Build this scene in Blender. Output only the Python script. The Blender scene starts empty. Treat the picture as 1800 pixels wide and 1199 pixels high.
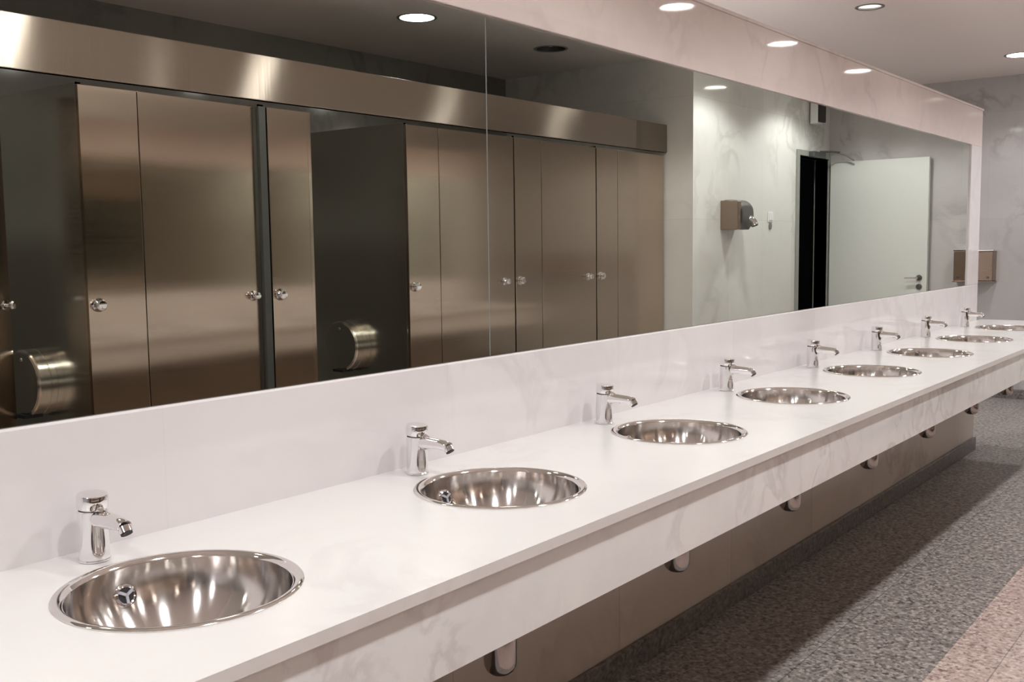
import bpy, bmesh, math, random
from mathutils import Vector, Matrix
random.seed(4)
PI = math.pi
K = 0.85            # height of the counter top above the floor
ZC = K + 1.896 - 0.0      # ceiling height
XF = 9.45           # far wall
W = 2.14            # cubicle fronts at y = -W
V = 1.905           # bright wall with the door at y = -V
scene = bpy.context.scene
COL = scene.collection

# ---------------------------------------------------------------- camera
cd = bpy.data.cameras.new('camera')
cam = bpy.data.objects.new('camera', cd)
COL.objects.link(cam)
yaw, pitch, roll, fpx = -0.9078045, -0.0944392, -0.0126434, 1786.97
f = Vector((-math.sin(yaw) * math.cos(pitch), math.cos(yaw) * math.cos(pitch), math.sin(pitch)))
r = Vector((math.cos(yaw), math.sin(yaw), 0))
u = r.cross(f)
r2 = r * math.cos(roll) + u * math.sin(roll)
u2 = -r * math.sin(roll) + u * math.cos(roll)
m = Matrix((r2, u2, -f)).transposed().to_4x4()
m.translation = Vector((-0.048, -1.6716, 1.376))
cam.matrix_world = m
cd.sensor_width = 36
cd.lens = 36 * fpx / 1800
cd.clip_start = 0.02
scene.camera = cam

# ---------------------------------------------------------------- world, exposure
w = bpy.data.worlds.new('world')
scene.world = w
w.use_nodes = True
w.node_tree.nodes['Background'].inputs[0].default_value = (0.5, 0.5, 0.55, 1)
w.node_tree.nodes['Background'].inputs[1].default_value = 0.02
scene.view_settings.view_transform = 'Standard'
scene.view_settings.look = 'None'
scene.view_settings.gamma = 1
scene.view_settings.use_curve_mapping = False
scene.view_settings.exposure = 0.48

LAMP_POWER = 46
DISC_EMIT = 26
LAMP_COL = (1.0, 0.985, 0.99)
ROW_A = [(-2.05, -1.28), (-0.57, -1.28), (0.9, -1.28), (2.32, -1.28), (3.78, -1.28), (5.359, -1.30), (6.839, -1.28), (8.346, -1.28)]
ROW_B = [(1.75, -2.62, 1), (3.1, -2.6, 0), (4.566, -2.608, 1), (5.902, -2.577, 0)]
ROW_FILL = [(0.9, 1.30), (2.4, 1.30), (3.6, 1.30), (4.7, 1.30)]   # added unseen lamps behind the mirror partition, to brighten the ceiling
ROW_C = [(8.45, 0.09, 1), (6.114, 0.432, 0)]

# ---------------------------------------------------------------- materials
def mat(name):
    m = bpy.data.materials.new(name)
    m.use_nodes = True
    nt = m.node_tree
    return m, nt, nt.nodes['Principled BSDF']

def setp(b, **k):
    for n, v in k.items():
        n = n.replace('_', ' ')
        if n in b.inputs:
            b.inputs[n].default_value = v

def plain(name, col, rough=0.5, metal=0.0, **k):
    m, nt, b = mat(name)
    setp(b, Base_Color=(*col, 1), Roughness=rough, Metallic=metal, **k)
    # faint procedural variation so that no surface is dead flat
    g = nt.nodes.new('ShaderNodeNewGeometry')
    n = nt.nodes.new('ShaderNodeTexNoise')
    n.inputs['Scale'].default_value = 9
    mr = nt.nodes.new('ShaderNodeMapRange')
    mr.inputs['To Min'].default_value = rough * 0.85
    mr.inputs['To Max'].default_value = min(1, rough * 1.15)
    nt.links.new(g.outputs['Position'], n.inputs['Vector'])
    nt.links.new(n.outputs['Fac'], mr.inputs['Value'])
    nt.links.new(mr.outputs['Result'], b.inputs['Roughness'])
    return m

def ramp(nt, fac, stops, interp='LINEAR'):
    r = nt.nodes.new('ShaderNodeValToRGB')
    r.color_ramp.interpolation = interp
    while len(r.color_ramp.elements) < len(stops):
        r.color_ramp.elements.new(0.5)
    for e, (p, c) in zip(r.color_ramp.elements, stops):
        e.position = p
        e.color = (*c, 1) if len(c) == 3 else c
    nt.links.new(fac, r.inputs['Fac'])
    return r.outputs['Color']

def mixc(nt, fac, a, b, mode='MIX'):
    x = nt.nodes.new('ShaderNodeMix')
    x.data_type = 'RGBA'
    x.blend_type = mode
    if isinstance(fac, (int, float)):
        x.inputs[0].default_value = fac
    else:
        nt.links.new(fac, x.inputs[0])
    for s, v in ((6, a), (7, b)):
        if isinstance(v, tuple):
            x.inputs[s].default_value = (*v, 1)
        else:
            nt.links.new(v, x.inputs[s])
    return x.outputs[2]

def marble(name, base, cloud, vein, rough=0.06, vein_amt=0.5, scale=1.0, tile=None, axis='xz', spec=0.5, joint=0.25):
    m, nt, b = mat(name)
    N, L = nt.nodes, nt.links
    g = N.new('ShaderNodeNewGeometry')
    pos = g.outputs['Position']
    n1 = N.new('ShaderNodeTexNoise')
    n1.inputs['Scale'].default_value = 1.7 * scale
    n1.inputs['Detail'].default_value = 5
    n1.inputs['Roughness'].default_value = 0.6
    L.new(pos, n1.inputs['Vector'])
    c = mixc(nt, ramp(nt, n1.outputs['Fac'], [(0.35, (0, 0, 0)), (0.72, (1, 1, 1))]), base, cloud)
    # veins: ridges of a distorted noise
    n2 = N.new('ShaderNodeTexNoise')
    n2.inputs['Scale'].default_value = 2.3 * scale
    n2.inputs['Detail'].default_value = 7
    n2.inputs['Roughness'].default_value = 0.55
    n2.inputs['Distortion'].default_value = 0.55
    mp = N.new('ShaderNodeMapping')
    mp.inputs['Rotation'].default_value = (0.3, 0.5, 0.7)
    mp.inputs['Scale'].default_value = (1, 1, 0.9)
    L.new(pos, mp.inputs['Vector'])
    L.new(mp.outputs['Vector'], n2.inputs['Vector'])
    v = ramp(nt, n2.outputs['Fac'], [(0.455, (0, 0, 0)), (0.492, (1, 1, 1)), (0.505, (1, 1, 1)), (0.56, (0, 0, 0))])
    n3 = N.new('ShaderNodeTexNoise')
    n3.inputs['Scale'].default_value = 1.3 * scale
    L.new(pos, n3.inputs['Vector'])
    k = ramp(nt, n3.outputs['Fac'], [(0.42, (0, 0, 0)), (0.62, (vein_amt,) * 3)])
    mm = N.new('ShaderNodeMath')
    mm.operation = 'MULTIPLY'
    L.new(v, mm.inputs[0])
    L.new(k, mm.inputs[1])
    c = mixc(nt, mm.outputs[0], c, vein)
    if tile:
        sep = N.new('ShaderNodeSeparateXYZ')
        L.new(pos, sep.inputs[0])
        cmb = N.new('ShaderNodeCombineXYZ')
        L.new(sep.outputs[axis[0].upper()], cmb.inputs['X'])
        L.new(sep.outputs[axis[1].upper()], cmb.inputs['Y'])
        mp2 = N.new('ShaderNodeMapping')
        mp2.inputs['Location'].default_value = (tile[2], tile[3], 0)
        L.new(cmb.outputs[0], mp2.inputs['Vector'])
        br = N.new('ShaderNodeTexBrick')
        br.offset = tile[4] if len(tile) > 4 else 0.0
        br.inputs['Scale'].default_value = 1
        br.inputs['Brick Width'].default_value = tile[0]
        br.inputs['Row Height'].default_value = tile[1]
        br.inputs['Mortar Size'].default_value = 0.0016
        br.inputs['Color1'].default_value = (0.93, 0.93, 0.93, 1)
        br.inputs['Color2'].default_value = (1, 1, 1, 1)
        br.inputs['Mortar'].default_value = (1 - joint,) * 3 + (1,)
        L.new(mp2.outputs['Vector'], br.inputs['Vector'])
        c = mixc(nt, 1.0, c, br.outputs['Color'], 'MULTIPLY')
    L.new(c, b.inputs['Base Color'])
    setp(b, Roughness=rough)
    b.inputs['Specular IOR Level'].default_value = spec
    return m

def granite(name, tiles=True):
    m, nt, b = mat(name)
    N, L = nt.nodes, nt.links
    g = N.new('ShaderNodeNewGeometry')
    pos = g.outputs['Position']
    vo = N.new('ShaderNodeTexVoronoi')
    vo.inputs['Scale'].default_value = 95
    L.new(pos, vo.inputs['Vector'])
    sp = N.new('ShaderNodeSeparateColor')
    L.new(vo.outputs['Color'], sp.inputs[0])
    no = N.new('ShaderNodeTexNoise')
    no.inputs['Scale'].default_value = 46
    no.inputs['Detail'].default_value = 4
    L.new(pos, no.inputs['Vector'])
    ad = N.new('ShaderNodeMath')
    ad.operation = 'MULTIPLY_ADD'
    ad.inputs[1].default_value = 0.45
    L.new(sp.outputs[0], ad.inputs[0])
    L.new(no.outputs['Fac'], ad.inputs[2])
    grey = ramp(nt, ad.outputs[0], [(0.42, (0.085, 0.075, 0.068)), (0.62, (0.235, 0.21, 0.195)), (0.80, (0.31, 0.28, 0.26)), (0.98, (0.47, 0.43, 0.40))])
    pink = ramp(nt, ad.outputs[0], [(0.40, (0.22, 0.15, 0.13)), (0.60, (0.46, 0.35, 0.315)), (0.80, (0.56, 0.44, 0.40)), (0.98, (0.70, 0.58, 0.53))])
    sepp = N.new('ShaderNodeSeparateXYZ')
    L.new(pos, sepp.inputs[0])
    if tiles:
        lt = N.new('ShaderNodeMath')
        lt.operation = 'LESS_THAN'
        lt.inputs[1].default_value = -0.788
        L.new(sepp.outputs['Y'], lt.inputs[0])
        c = mixc(nt, lt.outputs[0], grey, pink)
        mp2 = N.new('ShaderNodeMapping')
        mp2.inputs['Location'].default_value = (0.1, 0.428, 0)
        L.new(pos, mp2.inputs['Vector'])
        br = N.new('ShaderNodeTexBrick')
        br.offset = 0.0
        br.inputs['Scale'].default_value = 1
        br.inputs['Brick Width'].default_value = 0.6
        br.inputs['Row Height'].default_value = 0.52
        br.inputs['Mortar Size'].default_value = 0.002
        br.inputs['Color1'].default_value = (1, 1, 1, 1)
        br.inputs['Color2'].default_value = (0.93, 0.93, 0.93, 1)
        br.inputs['Mortar'].default_value = (0.5, 0.5, 0.5, 1)
        L.new(mp2.outputs['Vector'], br.inputs['Vector'])
        c = mixc(nt, 1.0, c, br.outputs['Color'], 'MULTIPLY')
        setp(b, Roughness=0.42)
    else:
        c = mixc(nt, 0.6, grey, (0.055, 0.045, 0.045))
        setp(b, Roughness=0.3)
    L.new(c, b.inputs['Base Color'])
    return m

def brushed(name, col, rough, aniso, tangent, streak=(1, 1, 1), wave=0.0):
    m, nt, b = mat(name)
    N, L = nt.nodes, nt.links
    setp(b, Base_Color=(*col, 1), Metallic=1.0, Roughness=rough, Anisotropic=aniso)
    g = N.new('ShaderNodeNewGeometry')
    mp = N.new('ShaderNodeMapping')
    mp.inputs['Scale'].default_value = streak
    L.new(g.outputs['Position'], mp.inputs['Vector'])
    no = N.new('ShaderNodeTexNoise')
    no.inputs['Scale'].default_value = 1
    no.inputs['Detail'].default_value = 3
    L.new(mp.outputs['Vector'], no.inputs['Vector'])
    mr = N.new('ShaderNodeMapRange')
    mr.inputs['To Min'].default_value = rough * 0.75
    mr.inputs['To Max'].default_value = rough * 1.3
    L.new(no.outputs['Fac'], mr.inputs['Value'])
    L.new(mr.outputs['Result'], b.inputs['Roughness'])
    if tangent and tangent != 'meridian':
        t = N.new('ShaderNodeCombineXYZ')
        for i in range(3):
            t.inputs[i].default_value = tangent[i]
        L.new(t.outputs[0], b.inputs['Tangent'])
    if tangent == 'meridian':
        t = N.new('ShaderNodeTangent')
        t.direction_type = 'RADIAL'
        t.axis = 'Z'
        L.new(t.outputs[0], b.inputs['Tangent'])
        b.inputs['Anisotropic Rotation'].default_value = 0.25
    if wave:
        n2 = N.new('ShaderNodeTexNoise')
        n2.inputs['Scale'].default_value = 2.2
        n2.inputs['Detail'].default_value = 0
        L.new(g.outputs['Position'], n2.inputs['Vector'])
        bp = N.new('ShaderNodeBump')
        bp.inputs['Strength'].default_value = wave
        bp.inputs['Distance'].default_value = 0.01
        L.new(n2.outputs['Fac'], bp.inputs['Height'])
        L.new(bp.outputs['Normal'], b.inputs['Normal'])
    return m

def emitter(name, col, s):
    m, nt, b = mat(name)
    setp(b, Base_Color=(0.8, 0.8, 0.8, 1), Roughness=0.4)
    b.inputs['Emission Color'].default_value = (*col, 1)
    b.inputs['Emission Strength'].default_value = s
    return m

M = {}
M['counter'] = marble('marble_counter', (0.80, 0.785, 0.775), (0.765, 0.745, 0.74), (0.64, 0.60, 0.60), rough=0.2, vein_amt=0.3, scale=1.3, spec=0.3)
M['splash'] = marble('marble_backsplash', (0.80, 0.77, 0.77), (0.75, 0.71, 0.72), (0.58, 0.52, 0.54), rough=0.07, vein_amt=0.28, scale=1.2, tile=(0.80, 2.0, 0.57, 0, 0), joint=0.09)
M['band'] = marble('marble_upper_band', (0.86, 0.755, 0.72), (0.80, 0.69, 0.655), (0.56, 0.47, 0.45), rough=0.035, vein_amt=0.3, scale=1.2, tile=(0.80, 2.0, 0.57, 0, 0), joint=0.04)
M['apron'] = marble('marble_apron', (0.88, 0.89, 0.90), (0.80, 0.80, 0.815), (0.52, 0.48, 0.49), rough=0.09, vein_amt=0.4, scale=2.6)
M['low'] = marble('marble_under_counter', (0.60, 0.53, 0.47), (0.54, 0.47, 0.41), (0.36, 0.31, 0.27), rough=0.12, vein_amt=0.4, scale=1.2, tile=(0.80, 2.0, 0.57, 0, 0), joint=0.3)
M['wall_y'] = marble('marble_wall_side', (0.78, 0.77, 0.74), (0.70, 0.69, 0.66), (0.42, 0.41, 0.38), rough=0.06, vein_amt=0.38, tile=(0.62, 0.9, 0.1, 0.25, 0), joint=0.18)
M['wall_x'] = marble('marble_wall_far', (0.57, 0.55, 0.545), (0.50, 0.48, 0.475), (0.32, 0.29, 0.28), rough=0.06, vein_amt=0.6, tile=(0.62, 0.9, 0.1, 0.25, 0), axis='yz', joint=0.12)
M['dark_wall'] = marble('marble_wall_painted_shade', (0.26, 0.25, 0.23), (0.22, 0.21, 0.19), (0.14, 0.13, 0.12), rough=0.1, vein_amt=0.5)  # marble darkened: shade of the cubicle area put into its colour
M['floor'] = granite('granite_floor')
M['skirt'] = granite('granite_baseboard', tiles=False)
M['ceiling'] = plain('ceiling_paint', (0.86, 0.79, 0.755), 0.85)
M['steel_door'] = brushed('brushed_steel_panels', (0.58, 0.475, 0.39), 0.14, 0.85, (1, 0, 0), (1.5, 1.5, 160), wave=0.04)
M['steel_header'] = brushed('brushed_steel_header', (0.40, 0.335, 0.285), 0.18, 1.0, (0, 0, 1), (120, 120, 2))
M['steel_side'] = brushed('brushed_steel_partitions', (0.60, 0.585, 0.53), 0.2, 0.5, (0, 1, 0), (1.5, 1.5, 120))
M['steel_roll'] = brushed('brushed_steel_dispenser', (0.72, 0.69, 0.62), 0.2, 0.3, None, (90, 2, 2))
M['steel_box'] = brushed('brushed_steel_box', (0.34, 0.26, 0.21), 0.3, 0.3, None, (2, 2, 90))
M['bowl'] = brushed('polished_steel_bowl', (0.80, 0.765, 0.745), 0.14, 0.9, 'meridian', (7, 7, 7), wave=0.12)
M['rim'] = brushed('polished_steel_rim', (0.86, 0.83, 0.81), 0.07, 0.0, None, (7, 7, 7))
M['chrome'] = plain('chrome', (0.88, 0.87, 0.88), 0.04, 1.0)
M['trap'] = plain('chrome_trap', (0.42, 0.39, 0.38), 0.10, 1.0)
M['spoke'] = plain('satin_chrome', (0.55, 0.55, 0.60), 0.45, 0.7)
M['post'] = plain('post_grey', (0.055, 0.055, 0.05), 0.35)
M['black'] = plain('black_hole', (0.012, 0.011, 0.012), 0.6)
M['dark_rubber'] = plain('dark_rubber', (0.03, 0.028, 0.026), 0.7)
M['white'] = plain('white_plastic', (0.80, 0.80, 0.80), 0.35)
M['door'] = plain('door_paint', (0.72, 0.735, 0.70), 0.4)
M['frame'] = plain('door_frame_paint', (0.30, 0.31, 0.28), 0.4)
M['closer'] = plain('closer_metal', (0.16, 0.16, 0.155), 0.35, 0.8)
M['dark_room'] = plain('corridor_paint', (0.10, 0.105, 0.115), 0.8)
M['trim_ring'] = plain('lamp_trim', (0.30, 0.29, 0.27), 0.35, 0.6)
M['can'] = plain('lamp_reflector', (0.55, 0.53, 0.50), 0.25, 1.0)
M['lit'] = emitter('lamp_lit', (1.0, 0.97, 0.92), DISC_EMIT)
M['dim'] = emitter('lamp_dim', (1.0, 0.93, 0.88), 0.75)
M['fascia_end'] = brushed('brushed_steel_dark_reflection', (0.30, 0.26, 0.22), 0.2, 0.5, (0, 0, 1), (120, 120, 2))  # dark reflection at the fascia end, put into the steel colour
M['unlit'] = plain('lamp_unlit_glass', (0.75, 0.73, 0.70), 0.15)
M['socket'] = plain('lamp_socket', (0.05, 0.05, 0.05), 0.5)
mm, nt, b = mat('mirror_silver')
setp(b, Base_Color=(0.785, 0.82, 0.77, 1), Metallic=1.0, Roughness=0.0)
M['mirror'] = mm
M['mirror_edge'] = plain('mirror_edge', (0.30, 0.31, 0.29), 0.2)

# ---------------------------------------------------------------- builders
def finish(name, bm, material, parent=None, loc=None, smooth=False, bevel=0.0, seg=2, kind=None, rot=None):
    bmesh.ops.recalc_face_normals(bm, faces=bm.faces)
    me = bpy.data.meshes.new(name)
    bm.to_mesh(me)
    bm.free()
    me.materials.append(M[material])
    o = bpy.data.objects.new(name, me)
    COL.objects.link(o)
    if parent:
        o.parent = parent
    if loc:
        o.location = loc
    if rot:
        o.rotation_euler = rot
    if smooth:
        for p in me.polygons:
            p.use_smooth = True
        if hasattr(me, 'set_sharp_from_angle'):
            me.set_sharp_from_angle(angle=math.radians(38))
    if bevel:
        md = o.modifiers.new('bevel', 'BEVEL')
        md.width = bevel
        md.segments = seg
        md.limit_method = 'ANGLE'
    if kind:
        o['kind'] = kind
    return o

def box_bm(x0, x1, y0, y1, z0, z1, bm=None):
    bm = bm or bmesh.new()
    v = [bm.verts.new((x, y, z)) for x in (x0, x1) for y in (y0, y1) for z in (z0, z1)]
    for q in ((0, 1, 3, 2), (4, 6, 7, 5), (0, 4, 5, 1), (2, 3, 7, 6), (0, 2, 6, 4), (1, 5, 7, 3)):
        bm.faces.new([v[i] for i in q])
    return bm

def lathe_bm(profile, n=48, axis='z', center=(0, 0, 0), bm=None, cap=True):
    """profile = [(radius, height)]; axis the turning axis"""
    bm = bm or bmesh.new()
    rings = []
    def P(rad, h, a):
        c, s = rad * math.cos(a), rad * math.sin(a)
        p = {'z': (c, s, h), 'x': (h, c, s), 'y': (c, h, s)}[axis]
        return (p[0] + center[0], p[1] + center[1], p[2] + center[2])
    for rad, h in profile:
        if rad < 1e-6:
            rings.append([bm.verts.new(P(0, h, 0))])
        else:
            rings.append([bm.verts.new(P(rad, h, 2 * PI * i / n)) for i in range(n)])
    for a, b2 in zip(rings, rings[1:]):
        for i in range(n):
            j = (i + 1) % n
            if len(a) == 1 and len(b2) == 1:
                continue
            if len(a) == 1:
                bm.faces.new((a[0], b2[i], b2[j]))
            elif len(b2) == 1:
                bm.faces.new((a[i], b2[0], a[j]))
            else:
                bm.faces.new((a[i], a[j], b2[j], b2[i]))
    if cap:
        for rg in (rings[0], rings[-1]):
            if len(rg) > 1:
                bm.faces.new(rg)
    return bm

def tube_bm(pts, radii, n=20, bm=None, squash=1.0):
    """tapered tube through points"""
    bm = bm or bmesh.new()
    pts = [Vector(p) for p in pts]
    rings = []
    for i, p in enumerate(pts):
        t = (pts[min(i + 1, len(pts) - 1)] - pts[max(i - 1, 0)]).normalized()
        ref = Vector((1, 0, 0)) if abs(t.x) < 0.9 else Vector((0, 0, 1))
        a = t.cross(ref).normalized()
        b2 = t.cross(a).normalized()
        rr = radii[i] if isinstance(radii, (list, tuple)) else radii
        rings.append([bm.verts.new(p + a * rr * squash * math.cos(2 * PI * k / n) + b2 * rr * math.sin(2 * PI * k / n)) for k in range(n)])
    for A, B in zip(rings, rings[1:]):
        for k in range(n):
            j = (k + 1) % n
            bm.faces.new((A[k], A[j], B[j], B[k]))
    bm.faces.new(rings[0])
    bm.faces.new(rings[-1])
    return bm

def struct(name, bm, material, **k):
    return finish(name, bm, material, kind='structure', **k)

def empty(name, loc, label, cat, group=None, rz=0):
    o = bpy.data.objects.new(name, None)
    o.empty_display_size = 0.05
    COL.objects.link(o)
    o.location = loc
    o.rotation_euler = (0, 0, rz)
    o['label'] = label
    o['category'] = cat
    if group:
        o['group'] = group
    return o

def tag(o, label, cat, group=None):
    o['label'] = label
    o['category'] = cat
    if group:
        o['group'] = group
    return o

def dup(root, loc, label):
    c = root.copy()
    COL.objects.link(c)
    c.location = loc
    c['label'] = label
    def rec(src, dst):
        for ch in list(src.children):
            d = ch.copy()
            COL.objects.link(d)
            d.parent = dst
            d.matrix_parent_inverse = ch.matrix_parent_inverse.copy()
            rec(ch, d)
    rec(root, c)
    return c

# ---------------------------------------------------------------- room shell
XL = -3.0
YB = -3.65       # wall behind the toilets
YN = 2.3         # wall on the other side of the mirror partition
struct('floor', box_bm(XL - .1, XF + .1, YB - 0.9, YN + .1, -0.1, 0), 'floor')
# ceiling with round openings for the recessed lamps
def ceiling():
    holes = [(x, y, 0.10) for x, y in ROW_A + ROW_FILL] + [(x, y, 0.11) for x, y, _ in ROW_B] + [(8.45, 0.09, 0.105), (6.114, 0.432, 0.072)]
    bm = bmesh.new()
    xs = sorted({XL - .1, XF + .1} | {round(h[0] - .2, 4) for h in holes} | {round(h[0] + .2, 4) for h in holes})
    ys = sorted({YB - .9, YN + .1} | {round(h[1] - .2, 4) for h in holes} | {round(h[1] + .2, 4) for h in holes})
    cache = {}
    def V_(x, y):
        k = (round(x, 4), round(y, 4))
        if k not in cache:
            cache[k] = bm.verts.new((x, y, ZC))
        return cache[k]
    # outer plane with square cut-outs is assembled per hole on a coarse grid
    for i in range(len(xs) - 1):
        for j in range(len(ys) - 1):
            x0, x1, y0, y1 = xs[i], xs[i + 1], ys[j], ys[j + 1]
            cx, cy = (x0 + x1) / 2, (y0 + y1) / 2
            if any(abs(cx - h[0]) < .2 and abs(cy - h[1]) < .2 for h in holes):
                continue
            bm.faces.new((V_(x0, y0), V_(x1, y0), V_(x1, y1), V_(x0, y1)))
    for hx, hy, hr in holes:
        n = 40
        inner, outer = [], []
        for k in range(n):
            a = 2 * PI * k / n
            c, s = math.cos(a), math.sin(a)
            t = .2 / max(abs(c), abs(s))
            inner.append(bm.verts.new((hx + hr * c, hy + hr * s, ZC)))
            outer.append(bm.verts.new((hx + t * c, hy + t * s, ZC)))
        for k in range(n):
            j = (k + 1) % n
            bm.faces.new((inner[k], inner[j], outer[j], outer[k]))
    return bm
struct('ceiling', ceiling(), 'ceiling')
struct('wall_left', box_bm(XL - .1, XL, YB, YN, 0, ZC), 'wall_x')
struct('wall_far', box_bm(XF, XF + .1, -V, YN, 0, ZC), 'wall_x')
struct('wall_behind_partition', box_bm(XL, XF, YN, YN + .1, 0, ZC), 'wall_y')
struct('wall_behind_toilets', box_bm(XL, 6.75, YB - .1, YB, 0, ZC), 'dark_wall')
# bright wall with the door opening
DX0, DX1, DZ = 8.72, 9.415, K + 1.285
wb = box_bm(6.748, DX0, -V - .12, -V, 0, ZC)
box_bm(DX1, XF + .1, -V - .12, -V, 0, ZC, wb)
box_bm(DX0, DX1, -V - .12, -V, DZ, ZC, wb)
struct('wall_right', wb, 'wall_y')
struct('wall_end_of_cubicles', box_bm(6.748, 6.85, YB, -V - .12, 0, ZC), 'wall_y')
# dim corridor outside the door
wc = box_bm(6.85, 11.0, YB - 0.8, YB - 0.7, 0, ZC)
box_bm(11.0, 11.1, YB - 0.8, -V - .12, 0, ZC, wc)
box_bm(6.748, 6.85, YB - 0.8, YB - .1, 0, ZC, wc)
box_bm(XF + .1, 11.0, -V - .12, -V - .02, 0, ZC, wc)
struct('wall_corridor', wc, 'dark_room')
# free-standing partition that carries the mirrors
XE = 7.0
PZ = K + 1.3494
MZ0, MZ1, MX1 = K + 0.2344, K + 1.1096, 6.757
struct('wall_mirror_side', box_bm(XL, XE, 0.012, 0.25, 0, PZ - .012), 'splash')
struct('trim_1', box_bm(XL, XE, 0.0, 0.012, K - .008, MZ0), 'splash', bevel=0.004, seg=1)          # backsplash slabs
struct('trim_2', box_bm(XL, XE, 0.0, 0.012, MZ1, PZ - .012), 'band', bevel=0.002)
struct('trim_3', box_bm(MX1, XE, 0.0, 0.012, MZ0, MZ1), 'splash', bevel=0.002)
struct('trim_4', box_bm(XL, XE + .004, -0.006, 0.256, PZ - .012, PZ), 'band', bevel=0.003)     # coping on top
struct('trim_5', box_bm(XL, XE, 0.0, 0.012, 0, K - .02), 'low')
struct('baseboard_mirror_side', box_bm(XL, XE, -0.018, 0.0, 0, 0.082), 'skirt', bevel=0.003)
struct('baseboard_far', box_bm(XF - .018, XF, -V + .02, YN, 0, 0.082), 'skirt', bevel=0.003)
struct('baseboard_right', box_bm(6.748, DX0 - .06, -V, -V + .018, 0, 0.082), 'skirt', bevel=0.003)

# ---------------------------------------------------------------- mirrors
def mirror(x0, x1, label):
    t = empty('wall_mirror', ((x0 + x1) / 2, 0.012, MZ0), label, 'mirror')
    hw = (x1 - x0) / 2
    finish('backing', box_bm(-hw, hw, -0.0020, 0, 0.0005, MZ1 - MZ0 - .0005), 'mirror_edge', t)
    bm = bmesh.new()
    e = 0.0012
    vs = [bm.verts.new(p) for p in ((-hw + e, -0.0024, e), (hw - e, -0.0024, e), (hw - e, -0.0024, MZ1 - MZ0 - e), (-hw + e, -0.0024, MZ1 - MZ0 - e))]
    vb = [bm.verts.new(p) for p in ((-hw + e, -0.0020, e), (hw - e, -0.0020, e), (hw - e, -0.0020, MZ1 - MZ0 - e), (-hw + e, -0.0020, MZ1 - MZ0 - e))]
    bm.faces.new(vs)
    for i in range(4):
        bm.faces.new((vs[i], vb[i], vb[(i + 1) % 4], vs[(i + 1) % 4]))
    finish('silvered_glass', bm, 'mirror', t)
    return t
mirror(-2.74, 2.010, 'left wall mirror, cut by the photo edge, showing the nearest open toilet cubicle')
mirror(2.0115, MX1, 'long wall mirror right of the vertical seam, showing the white door')

# ---------------------------------------------------------------- counter
D = 0.6264
CX1 = 7.10
SX = [0.849 + 0.8 * i for i in range(8)]
SY, SR = -0.3097, 0.1886
def counter_bm():
    bm = bmesh.new()
    n = 48
    hr = 0.176
    y0, y1 = -D, -0.0
    cells = []
    edges = [XL] + [SX[0] - .4 + .8 * i for i in range(9)] + [CX1]
    zt, zb = K, K - 0.020
    cache = {}
    def vv(x, y, z):
        k = (round(x, 5), round(y, 5), round(z, 5))
        if k not in cache:
            cache[k] = bm.verts.new((x, y, z))
        return cache[k]
    for idx in range(len(edges) - 1):
        x0, x1 = edges[idx], edges[idx + 1]
        if idx == 0 or idx == len(edges) - 2:
            for z in (zt, zb):
                bm.faces.new((vv(x0, y0, z), vv(x1, y0, z), vv(x1, y1, z), vv(x0, y1, z)))
        else:
            cx = (x0 + x1) / 2
            angs = sorted([2 * PI * k / n for k in range(n)] + [math.atan2(b - SY, a - cx) % (2 * PI) for a in (x0, x1) for b in (y0, y1)])
            def outer(a):
                c, s = math.cos(a), math.sin(a)
                t = 1e9
                if c > 1e-9: t = min(t, (x1 - cx) / c)
                if c < -1e-9: t = min(t, (x0 - cx) / c)
                if s > 1e-9: t = min(t, (y1 - SY) / s)
                if s < -1e-9: t = min(t, (y0 - SY) / s)
                return cx + t * c, SY + t * s
            for k in range(len(angs)):
                a, b2 = angs[k], angs[(k + 1) % len(angs)]
                oa, ob = outer(a), outer(b2)
                ia = (cx + hr * math.cos(a), SY + hr * math.sin(a))
                ib = (cx + hr * math.cos(b2), SY + hr * math.sin(b2))
                for z in (zt, zb):
                    bm.faces.new((vv(*ia, z), vv(*ib, z), vv(*ob, z), vv(*oa, z)))
                bm.faces.new((vv(*ia, zt), vv(*ib, zt), vv(*ib, zb), vv(*ia, zb)))
    # front and end edges
    bound = [e for e in bm.edges if len(e.link_faces) == 1]
    top = [e for e in bound if all(abs(v.co.z - zt) < 1e-6 for v in e.verts)]
    for e in top:
        a, b2 = e.verts
        bm.faces.new((a, b2, vv(b2.co.x, b2.co.y, zb), vv(a.co.x, a.co.y, zb)))
    return bm
t = empty('vanity_counter', (0, 0, 0), 'long white marble vanity counter holding eight round steel sinks', 'counter')
finish('worktop', counter_bm(), 'counter', t)
ap = box_bm(XL, CX1 - .012, -D + .012, -D + .034, K - 0.1598, K - 0.0235)
box_bm(CX1 - .034, CX1 - .012, -D + .034, -0.0, K - 0.1598, K - 0.0235, ap)
a_ = finish('apron', ap, 'apron', t)
a_['label'] = 'greyish veined marble apron'

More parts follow.
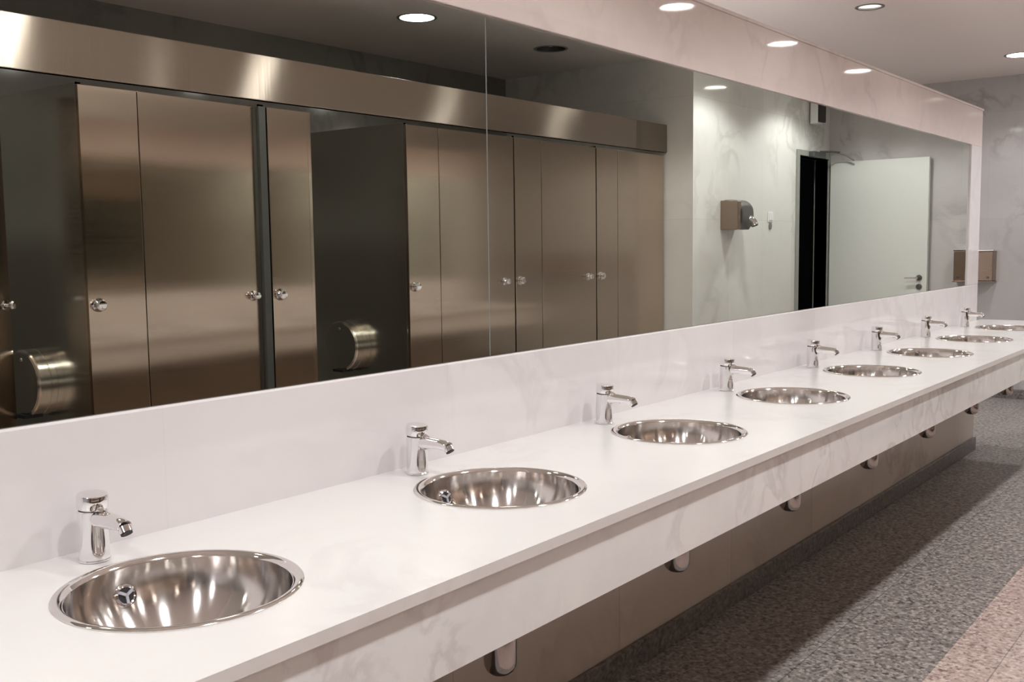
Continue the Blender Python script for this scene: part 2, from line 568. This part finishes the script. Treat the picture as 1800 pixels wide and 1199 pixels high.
# ---------------------------------------------------------------- sinks
ORD = ['nearest', 'second nearest', 'third nearest', 'fourth nearest', 'fifth nearest', 'sixth nearest', 'second farthest', 'farthest']
def make_sink():
    t = empty('round_sink', (SX[0], SY, K), '', 'sink', 'round sinks in the marble counter')
    rim = [(0.176, -0.001), (SR, 0.0004), (SR, 0.0016), (0.1868, 0.0036), (0.183, 0.0046), (0.1785, 0.0040), (0.1745, 0.0016), (0.1715, -0.0035), (0.1705, -0.0035)]
    finish('rim', lathe_bm(rim, 96, cap=False), 'rim', t, smooth=True)
    prof = []
    for k in range(0, 27):
        z = -0.0035 - (0.150 - 0.0035) * math.sin(k / 26 * PI / 2)
        q = (z + 0.0035) / 0.1465
        prof.append((0.1715 * max(0, 1 - q * q) ** 0.5 if k < 26 else 0.0, z))
    # flatten towards the drain
    prof = [(r_, z_) for r_, z_ in prof if r_ > 0.034] + [(0.034, -0.1465)]
    inner = prof
    outer_ = [(r_ + .0012, z_ - .0012) for r_, z_ in reversed(prof)]
    finish('bowl', lathe_bm(inner + outer_, 96, cap=False), 'bowl', t, smooth=True)
    dr = finish('drain', lathe_bm([(0.0, -0.1475), (0.030, -0.1475), (0.034, -0.1455), (0.036, -0.1465), (0.036, -0.152), (0.0, -0.152)], 40), 'chrome', t, smooth=True)
    for k in range(6):
        a = k * PI / 3
        finish('drain_hole', lathe_bm([(0, -0.1472), (0.0042, -0.1472), (0.0042, -0.1486), (0, -0.1486)], 14, center=(0.018 * math.cos(a), 0.018 * math.sin(a), 0)), 'black', dr)
    # overflow grille with three spokes on the wall side of the bowl
    c = Vector((0, 0.1615, -0.047))
    nrm = Vector((0, -0.945, 0.33)).normalized()
    q = nrm.to_track_quat('Z', 'Y').to_matrix().to_4x4()
    q.translation = c
    def place(bm):
        bmesh.ops.transform(bm, matrix=q, verts=bm.verts)
        return bm
    og = finish('overflow_grille', place(lathe_bm([(0.0135, -0.003), (0.0135, 0.003), (0.0158, 0.0042), (0.0185, 0.0028), (0.0190, -0.003)], 36, cap=True)), 'chrome', t, smooth=True)
    finish('overflow_hole', place(lathe_bm([(0, 0.0032), (0.0135, 0.0032), (0.0135, 0.0012), (0, 0.0012)], 30)), 'black', og)
    bm = bmesh.new()
    for k in range(3):
        a = k * 2 * PI / 3 + 0.5
        R_ = Matrix.Rotation(a, 4, 'Z')
        b3 = box_bm(0, 0.0135, -0.0024, 0.0024, 0.003, 0.0058)
        bmesh.ops.transform(b3, matrix=R_, verts=b3.verts)
        tmp = bpy.data.meshes.new('tmp')
        b3.to_mesh(tmp)
        b3.free()
        bm.from_mesh(tmp)
        bpy.data.meshes.remove(tmp)
    finish('spokes', place(bm), 'spoke', og)
    return t
sink0 = make_sink()
for i, x in enumerate(SX):
    lab = {0: 'round steel sink nearest the camera, at the lower left', 7: 'round steel sink at the far end of the counter, farthest away'}.get(i)
    if not lab:
        lab = 'round steel sink, %s in the row counted from the lower left' % ['', 'second', 'third', 'fourth', 'fifth', 'sixth', 'seventh'][i]
    if i == 0:
        sink0['label'] = lab
    else:
        dup(sink0, (x, SY, K), lab)

# ---------------------------------------------------------------- taps
def make_tap():
    t = empty('basin_tap', (SX[0] - .004, -0.066, K), '', 'tap', 'chrome taps behind the sinks')
    R0 = 0.0250
    finish('body', lathe_bm([(0.0, 0.001), (0.0262, 0.001), (0.0262, 0.003), (R0, 0.0045), (R0, 0.0865), (R0 - .0015, 0.088), (0, 0.088)], 48), 'chrome', t, smooth=True)
    finish('collar', lathe_bm([(0, 0.0875), (0.0225, 0.0875), (0.0225, 0.0915), (0, 0.0915)], 40), 'black', t, smooth=True)
    cap = lathe_bm([(0, 0.0), (0.0252, 0.0), (0.0258, 0.002), (0.0258, 0.021), (0.0245, 0.0235), (0, 0.0255)], 48)
    tilt = Matrix.Rotation(math.radians(5), 4, 'X')
    bmesh.ops.transform(cap, matrix=Matrix.Translation((0, 0, 0.0915)) @ tilt, verts=cap.verts)
    cp = finish('push_cap', cap, 'chrome', t, smooth=True)
    finish('indicator_dot', lathe_bm([(0, -0.0266), (0.0036, -0.0266), (0.0036, -0.0240), (0, -0.0240)], 18, axis='y', center=(-0.002, 0.002, 0.1045)), 'black', cp)
    # spout leaves the top of the body, dips slightly towards the bowl
    pts = [(0, -0.004, 0.0745), (0, -0.025, 0.0755), (0, -0.045, 0.0758), (0, -0.065, 0.0756), (0, -0.082, 0.0750), (0, -0.092, 0.0738), (0, -0.098, 0.0720)]
    sp = finish('spout', tube_bm(pts, [0.0165, 0.0158, 0.0145, 0.0133, 0.0127, 0.0125, 0.0123], 28), 'chrome', t, smooth=True)
    finish('shoulder', tube_bm([(0, 0.002, 0.0885), (0, -0.018, 0.0895), (0, -0.036, 0.0875)], [0.013, 0.0105, 0.004], 20), 'chrome', t, smooth=True)
    finish('aerator', tube_bm([(0, -0.0955, 0.0725), (0, -0.1020, 0.0635)], [0.0115, 0.0112], 24), 'chrome', sp, smooth=True)
    finish('aerator_mesh', tube_bm([(0, -0.1018, 0.0638), (0, -0.1032, 0.0618)], [0.0098, 0.0098], 24), 'black', sp, smooth=True)
    return t
tap0 = make_tap()
for i, x in enumerate(SX):
    lab = {0: 'chrome tap nearest the camera, behind the lower left sink', 7: 'chrome tap at the far end, its spout seen against the far wall'}.get(i)
    if not lab:
        lab = 'chrome tap behind the %s sink of the row from the lower left' % ['', 'second', 'third', 'fourth', 'fifth', 'sixth', 'seventh'][i]
    if i == 0:
        tap0['label'] = lab
    else:
        dup(tap0, (x - .004, -0.066, K), lab)

# ---------------------------------------------------------------- bottle traps under the counter
def make_trap():
    t = empty('bottle_trap', (SX[0], SY, K - 0.41), '', 'drain trap', 'chrome drain traps below the counter')
    finish('bottle', lathe_bm([(0, 0), (0.012, 0.0006), (0.023, 0.004), (0.031, 0.011), (0.0355, 0.021), (0.037, 0.033), (0.037, 0.145), (0.033, 0.152), (0.0, 0.152)], 40), 'trap', t, smooth=True)
    finish('coupling_nut', lathe_bm([(0.0165, 0.150), (0.026, 0.150), (0.026, 0.172), (0.0165, 0.172)], 8), 'trap', t)
    finish('tailpiece', lathe_bm([(0.016, 0.16), (0.016, 0.246)], 24), 'trap', t, smooth=True)
    finish('outlet_pipe', lathe_bm([(0.016, 0.03), (0.016, 0.312)], 24, axis='y', center=(0, 0, 0.12)), 'trap', t, smooth=True)
    finish('wall_flange', lathe_bm([(0.016, 0.300), (0.035, 0.303), (0.035, 0.3090), (0.016, 0.3090)], 30, axis='y', center=(0, 0, 0.12)), 'trap', t, smooth=True)
    return t
trap0 = make_trap()
n_lab = {0: 'chrome drain trap under the nearest sink, hidden behind the apron',
         1: 'chrome bottle trap showing most below the apron, nearest in view',
         7: 'chrome bottle trap below the apron at the far end of the counter'}
for i, x in enumerate(SX):
    if i == 0:
        trap0.location = (SX[1] - 0.010, SY, K - 0.418)
        trap0['label'] = n_lab[1]
    elif i > 1:
        dup(trap0, (x - 0.012, SY, K - 0.398), n_lab.get(i) or 'chrome bottle trap peeping below the apron under the %s sink of the row' % ['', '', 'third', 'fourth', 'fifth', 'sixth', 'seventh'][i])

# ---------------------------------------------------------------- recessed ceiling lamps
def make_lamp(name, R_, lit, label, group, x, y, glow='lit'):
    t = empty(name, (x, y, ZC), label, 'ceiling light', group)
    finish('trim_ring', lathe_bm([(R_ - .006, 0.001), (R_ - .006, -0.003), (R_ + .006, -0.005), (R_ + .012, -0.003), (R_ + .012, 0.0), ], 48, cap=False), 'trim_ring', t, smooth=True)
    finish('reflector', lathe_bm([(R_ - .005, 0.0), (R_ - .012, 0.05), (R_ * .75, 0.11), (R_ * .75, 0.113), (R_ - .008, 0.05), (R_ - .002, 0.0)], 48, cap=False), 'can' if lit else 'socket', t, smooth=True)
    if lit:
        finish('diffuser', lathe_bm([(0, 0.004), (R_ * .6, 0.004), (R_ - .0065, 0.006), (R_ - .0065, 0.010), (0, 0.010)], 48), glow, t, smooth=True)
    else:
        finish('bulb', lathe_bm([(0, 0.012), (0.013, 0.014), (0.022, 0.024), (0.026, 0.040), (0.018, 0.062), (0.012, 0.075), (0, 0.075)], 28), 'unlit', t, smooth=True)
        finish('socket', lathe_bm([(0, 0.070), (0.018, 0.070), (0.018, 0.112), (0, 0.112)], 20), 'socket', t)
        finish('housing_top', lathe_bm([(0, 0.111), (R_ * .75, 0.111), (R_ * .75, 0.114), (0, 0.114)], 30), 'socket', t)
    return t

def spot(root, power, size=141, blend=0.35):
    l = bpy.data.lights.new('lamp_light', 'SPOT')
    l.energy = power
    l.color = LAMP_COL
    l.spot_size = math.radians(size)
    l.spot_blend = blend
    l.shadow_soft_size = 0.07
    o = bpy.data.objects.new('lamp_light', l)
    COL.objects.link(o)
    o.parent = root
    o.location = (0, 0, -0.012)
    return o
la = {4: 'recessed round ceiling lamp over the aisle, reflected small in the upper marble band',
      5: 'lit round ceiling lamp mirrored in the upper marble band, nearest of those reflections',
      6: 'lit round ceiling lamp mirrored mid way along the upper marble band',
      7: 'lit round ceiling lamp before the door, mirrored farthest along the upper marble band'}
for i, (x, y) in enumerate(ROW_A):
    lab = la.get(i) or 'recessed round ceiling lamp over the aisle, %s' % ['farthest left beyond the photo', 'left beyond the photo, behind the camera', 'above the nearest sink', 'above the third sink'][i]
    if i == 4:
        lab = 'recessed round ceiling lamp over the aisle, above the fifth sink'
    t = make_lamp('recessed_ceiling_lamp', 0.10, True, lab, 'aisle ceiling lamps', x, y)
    spot(t, LAMP_POWER)
for (x, y), w_ in zip(ROW_FILL, ['first', 'second', 'third', 'fourth', 'fifth']):
    t = make_lamp('recessed_ceiling_lamp', 0.10, True, 'added fill lamp, unseen behind the mirror partition, %s from the left end' % w_, 'added fill lamps behind the partition', x, y)
    spot(t, LAMP_POWER * 2.7)  # added fill, strong enough to lift the ceiling above the partition
lb = ['lit ceiling lamp above the nearest open toilet cubicle', 'switched-off ceiling lamp above the cubicles, left of the lit one',
      'brightly lit round ceiling lamp above the cubicles, seen in the mirror at the top', 'switched-off ceiling lamp with dark reflector, seen right of the mirror seam']
for (x, y, on), lab in zip(ROW_B, lb):
    t = make_lamp('recessed_ceiling_lamp', 0.11, bool(on), lab, 'cubicle ceiling lamps', x, y)
    if on:
        spot(t, LAMP_POWER * (0.38 if x < 2 else 0.09))
t = make_lamp('recessed_ceiling_lamp', 0.105, True, 'lit round ceiling lamp at the right edge of the photo', 'lamps at the partition', 8.45, 0.09)
spot(t, LAMP_POWER * 0.6)
t = make_lamp('recessed_ceiling_lamp', 0.072, True, 'small dim ceiling lamp with a dark ring at the top right of the photo', 'lamps at the partition', 6.114, 0.432, 'dim')

# ---------------------------------------------------------------- toilet cubicles
PT = K + 1.175     # top of doors
PB = 0.10          # bottom of panels
starts = [1.19, 2.112, 3.035, 3.961, 4.905, 5.815]
pw = [0.255, 0.257, 0.258, 0.255, 0.275, 0.268]
def knob(parent, x, side=1, y=0.0, z=K + .305, big=False):
    pr = [(0.0, 0.0), (0.024, 0.0), (0.024, 0.004), (0.008, 0.006), (0.008, 0.018), (0.016, 0.022), (0.0185, 0.030), (0.015, 0.038), (0.0, 0.040)]
    if big:
        pr = [(0.0, 0.0), (0.028, 0.0), (0.028, 0.005), (0.012, 0.008), (0.011, 0.016), (0.019, 0.020), (0.022, 0.028), (0.017, 0.034), (0.0, 0.035)]
    return finish('knob', lathe_bm(pr, 32, axis='y', center=(x, y, z)), 'chrome', parent, smooth=True)
cub_lab = ['leftmost steel toilet cubicle, door ajar, reflected beside the left photo edge',
           'steel toilet cubicle with closed door left of the dark open one',
           'steel toilet cubicle standing wide open and dark inside, paper drum visible',
           'steel toilet cubicle with closed door crossed by the mirror seam',
           'steel toilet cubicle, second from the marble end wall',
           'steel toilet cubicle next to the marble end wall']
hinge_open = {0: 35.4, 1: 3.0, 2: 92}
for i, x in enumerate(starts):
    xe = (starts + [6.742])[i + 1]
    t = empty('toilet_cubicle', (x, -W, 0), cub_lab[i], 'toilet cubicle', 'steel toilet cubicles')
    wdt = xe - x
    pl = finish('pilaster', box_bm(0.0, pw[i] - .002, -0.022, 0, PB, PT), 'steel_door', t, bevel=0.0015)
    knob(pl, 0.042, y=0.0, big=True)
    # door panel hinged at its left side
    dw = wdt - pw[i] - (0.058 if i == 1 else 0.014 if i > 2 else 0.006)
    dj = finish('cubicle_door', box_bm(0.0, dw, -0.022, 0, PB, PT), 'steel_door', t, loc=(pw[i] + .002, 0, 0), bevel=0.0015)
    dj.rotation_euler = (0, 0, -math.radians(hinge_open.get(i, 0)))
    if i < 5:
        knob(dj, dw - 0.035 if i < 2 else dw - 0.10)
    # side panel towards the next cubicle, its edge visible beside the door
    s0 = wdt - 0.040 if i == 1 else wdt + 0.001
    if i < 5:
        finish('side_panel', box_bm(s0, s0 + (0.038 if i == 1 else 0.026), -0.77, -0.024, PB, PT + .012), 'steel_side', t, bevel=0.001)
    if i == 1:
        po = finish('hinge_post', box_bm(wdt - 0.044, wdt - 0.006, -0.0235, -0.004, PB, PT), 'post', t, bevel=0.001)
    for fx in (0.05, wdt - 0.06):
        finish('foot', lathe_bm([(0.0, 0.0), (0.03, 0.0), (0.03, 0.006), (0.013, 0.012), (0.013, PB + .002), (0, PB + .002)], 20, center=(fx if fx < .1 else wdt - .017, -0.10 if fx > .1 else -0.011, 0)), 'steel_roll', t, smooth=True)
# steel fascia above the cubicles
t = empty('steel_fascia', (1.0, -W, K + 1.198), 'long brushed steel fascia running above all the cubicle doors', 'fascia')
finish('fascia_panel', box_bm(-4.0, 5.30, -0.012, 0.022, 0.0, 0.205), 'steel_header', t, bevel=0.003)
e_ = finish('fascia_reflection_end', box_bm(5.302, 5.745, -0.012, 0.0195, 0.0, 0.203), 'fascia_end', t, bevel=0.002)  # end of the same fascia, coloured dark for what it reflects
e_['label'] = 'fascia end with a dark reflection put into its colour'
# two front panels farther left, reflected in sinks and steel
for x0, lab in ((-0.68, 'steel cubicle front just left of the photo'), (0.255, 'steel cubicle front beside the leftmost reflected cubicle')):
    t = empty('cubicle_front', (x0, -W, 0), lab, 'cubicle front')
    finish('front_panel', box_bm(0, 0.925, -0.022, 0, PB, PT), 'steel_door', t, bevel=0.0015)
    finish('foot', lathe_bm([(0.0, 0.0), (0.03, 0.0), (0.03, 0.006), (0.013, 0.012), (0.013, PB + .002), (0, PB + .002)], 20, center=(0.05, -0.011, 0)), 'steel_roll', t, smooth=True)

# toilet paper drums on the side panels
def make_roll(x, y, z, label):
    t = empty('paper_drum_dispenser', (x, y, z), label, 'toilet paper dispenser', 'steel toilet paper drums')
    R_ = 0.142
    finish('drum', lathe_bm([(0, -0.078), (R_ - .006, -0.078), (R_, -0.072), (R_, -0.032), (R_ - .003, -0.030), (R_ - .003, -0.027), (R_, -0.025), (R_, 0.0), (0, 0.0)], 64, axis='x'), 'steel_roll', t, smooth=True)
    f2 = finish('lid', lathe_bm([(0, -0.0812), (R_ - .012, -0.0812), (R_ - .008, -0.0775), (0, -0.0775)], 64, axis='x'), 'steel_side', t, smooth=True)
    finish('lock', lathe_bm([(0, -0.0842), (0.008, -0.0842), (0.008, -0.0810), (0, -0.0810)], 16, axis='x', center=(0, 0, 0.10)), 'chrome', f2)
    finish('paper_slot', box_bm(-0.10, -0.02, -0.04, 0.04, -R_ - .004, -R_ + .01), 'black', t)
    return t
make_roll(2.1125, -2.555, K - 0.03, 'brushed steel toilet paper drum in the leftmost open cubicle, brightly lit')
make_roll(3.9615, -2.62, K - 0.035, 'dark steel toilet paper drum inside the wide open cubicle')

# ---------------------------------------------------------------- hand dryer, switch, white unit on the bright wall
t = empty('hand_dryer', (7.195, -V, K + 0.620), 'brushed steel hand dryer with swivel nozzle on the bright marble wall', 'hand dryer')
bm = bmesh.new()
prof = [(0, 0), (0.0, 0.225), (0.135, 0.225), (0.148, 0.215), (0.148, 0.012), (0.135, 0)]
def extr(bm, pts, x0, x1):
    a = [bm.verts.new((x0, p[0], p[1])) for p in pts]
    b2 = [bm.verts.new((x1, p[0], p[1])) for p in pts]
    bm.faces.new(a)
    bm.faces.new(b2)
    for i in range(len(pts)):
        j = (i + 1) % len(pts)
        bm.faces.new((a[i], a[j], b2[j], b2[i]))
    return bm
finish('housing', extr(bm, prof, 0.0, 0.06), 'steel_box', t, bevel=0.004)
bm = bmesh.new()
rp = [(0, 0)] + [(0, 0.232)] + [(0.06, 0.232)] + [(0.06 + 0.10 * math.sin(a), 0.132 + 0.10 * math.cos(a)) for a in [k * PI / 16 for k in range(1, 9)]] + [(0.160, 0.06), (0.12, 0.0)]
finish('motor_cover', extr(bm, rp, 0.0605, 0.26), 'closer', t, bevel=0.006, smooth=True)
nz = finish('nozzle', tube_bm([(0.20, 0.13, 0.085), (0.205, 0.155, 0.08), (0.21, 0.178, 0.06), (0.212, 0.19, 0.03)], [0.032, 0.032, 0.030, 0.029], 24), 'chrome', t, smooth=True)
finish('nozzle_opening', tube_bm([(0.212, 0.1895, 0.032), (0.2125, 0.1915, 0.026)], [0.024, 0.024], 24), 'black', nz)

t = empty('light_switch', (8.12, -V, K + 0.69), 'small white light switch right of the steel hand dryer', 'light switch')
pl = finish('plate', box_bm(-0.05, 0.05, 0, 0.008, 0.0, 0.085), 'white', t, bevel=0.002)
finish('rocker', box_bm(-0.03, 0.03, 0.008, 0.013, 0.015, 0.07), 'white', pl, bevel=0.001)
finish('key_socket', lathe_bm([(0, 0), (0.028, 0), (0.028, 0.008), (0, 0.01)], 24, axis='y', center=(0.0, 0, -0.035)), 'trim_ring', t, smooth=True)

t = empty('wall_loudspeaker', (8.93, -V, K + 1.575), 'white box unit with dark side high on the bright wall, above the door', 'wall unit')
finish('bracket', box_bm(0.04, 0.09, 0, 0.015, 0.06, 0.22), 'white', t)
finish('housing', box_bm(0.0, 0.13, 0.0145, 0.085, 0.0, 0.26), 'white', t, bevel=0.006)
finish('grille', box_bm(0.006, 0.124, 0.0855, 0.115, 0.012, 0.215), 'dark_rubber', t, bevel=0.004)

# ---------------------------------------------------------------- door
fr = box_bm(DX0 - .06, DX0, -V - .13, -V + .015, 0, DZ + .05)
box_bm(DX1, DX1 + .035, -V - .13, -V + .015, 0, DZ + .05, fr)
box_bm(DX0, DX1, -V - .13, -V + .015, DZ, DZ + .05, fr)
struct('door_frame', fr, 'frame', bevel=0.003)
d = struct('door_1', box_bm(0, 0.90, -0.04, 0, 0.012, K + 1.255), 'door', bevel=0.002)
d.location = (9.41, -V + .03, 0)
d.rotation_euler = (0, 0, math.radians(90 + 1.5))
# local x runs along the leaf, local +y faces away from the camera side
for zz, nm in ((K + 0.185, 'door_handle'), (K + 0.105, 'door_lock')):
    finish(nm + '_rose' if nm == 'door_lock' else nm, lathe_bm([(0, 0.0), (0.026, 0.0), (0.026, 0.008), (0.010, 0.010), (0.010, 0.05 if nm == 'door_handle' else 0.014), (0, 0.05 if nm == 'door_handle' else 0.014)], 28, axis='y', center=(0.835, 0, zz)), 'closer', d, smooth=True)
finish('lever', tube_bm([(0.835, 0.046, K + .185), (0.80, 0.05, K + .185), (0.72, 0.05, K + .183)], [0.010, 0.0095, 0.008], 16), 'chrome', d, smooth=True)
bm = bmesh.new()
t = empty('door_closer', (9.05, -V + .015, DZ + .02), 'dark overhead door closer with folding arm on top of the door frame', 'door closer')
finish('closer_body', box_bm(-0.14, 0.14, 0.0, 0.055, -0.03, 0.025), 'closer', t, bevel=0.006)
finish('main_arm', tube_bm([(0.06, 0.03, 0.028), (0.15, 0.10, 0.03), (0.235, 0.14, 0.028)], [0.011, 0.011, 0.010], 12), 'closer', t, smooth=True)
finish('forearm', tube_bm([(0.235, 0.14, 0.026), (0.27, 0.20, 0.0), (0.298, 0.26, -0.048)], [0.009, 0.009, 0.009], 12), 'trim_ring', t, smooth=True)

# ---------------------------------------------------------------- dispensers on the far wall
def towel_box(y0, y1, label):
    t = empty('paper_towel_dispenser', (XF, (y0 + y1) / 2, K + 0.165), label, 'paper towel dispenser')
    h = (y1 - y0) / 2
    finish('cabinet', box_bm(-0.13, 0.0, -h, h, 0.0, 0.255), 'steel_box', t, bevel=0.005)
    finish('lid', box_bm(-0.136, 0.0, -h - .004, h + .004, 0.2555, 0.268), 'chrome', t, bevel=0.003)
    finish('tray', box_bm(-0.14, 0.0, -h - .006, h + .006, -0.012, -0.0005), 'steel_box', t, bevel=0.003)
    finish('lock', lathe_bm([(0, -0.140), (0.011, -0.140), (0.011, -0.1302), (0, -0.1302)], 16, axis='x', center=(0, -h + .04, 0.03)), 'closer', t)
    return t
towel_box(0.435, 0.86, 'brown steel towel dispenser on the far wall, right of the partition edge')
towel_box(-0.735, -0.42, 'brown steel towel dispenser seen only in the mirror, right of the white door')
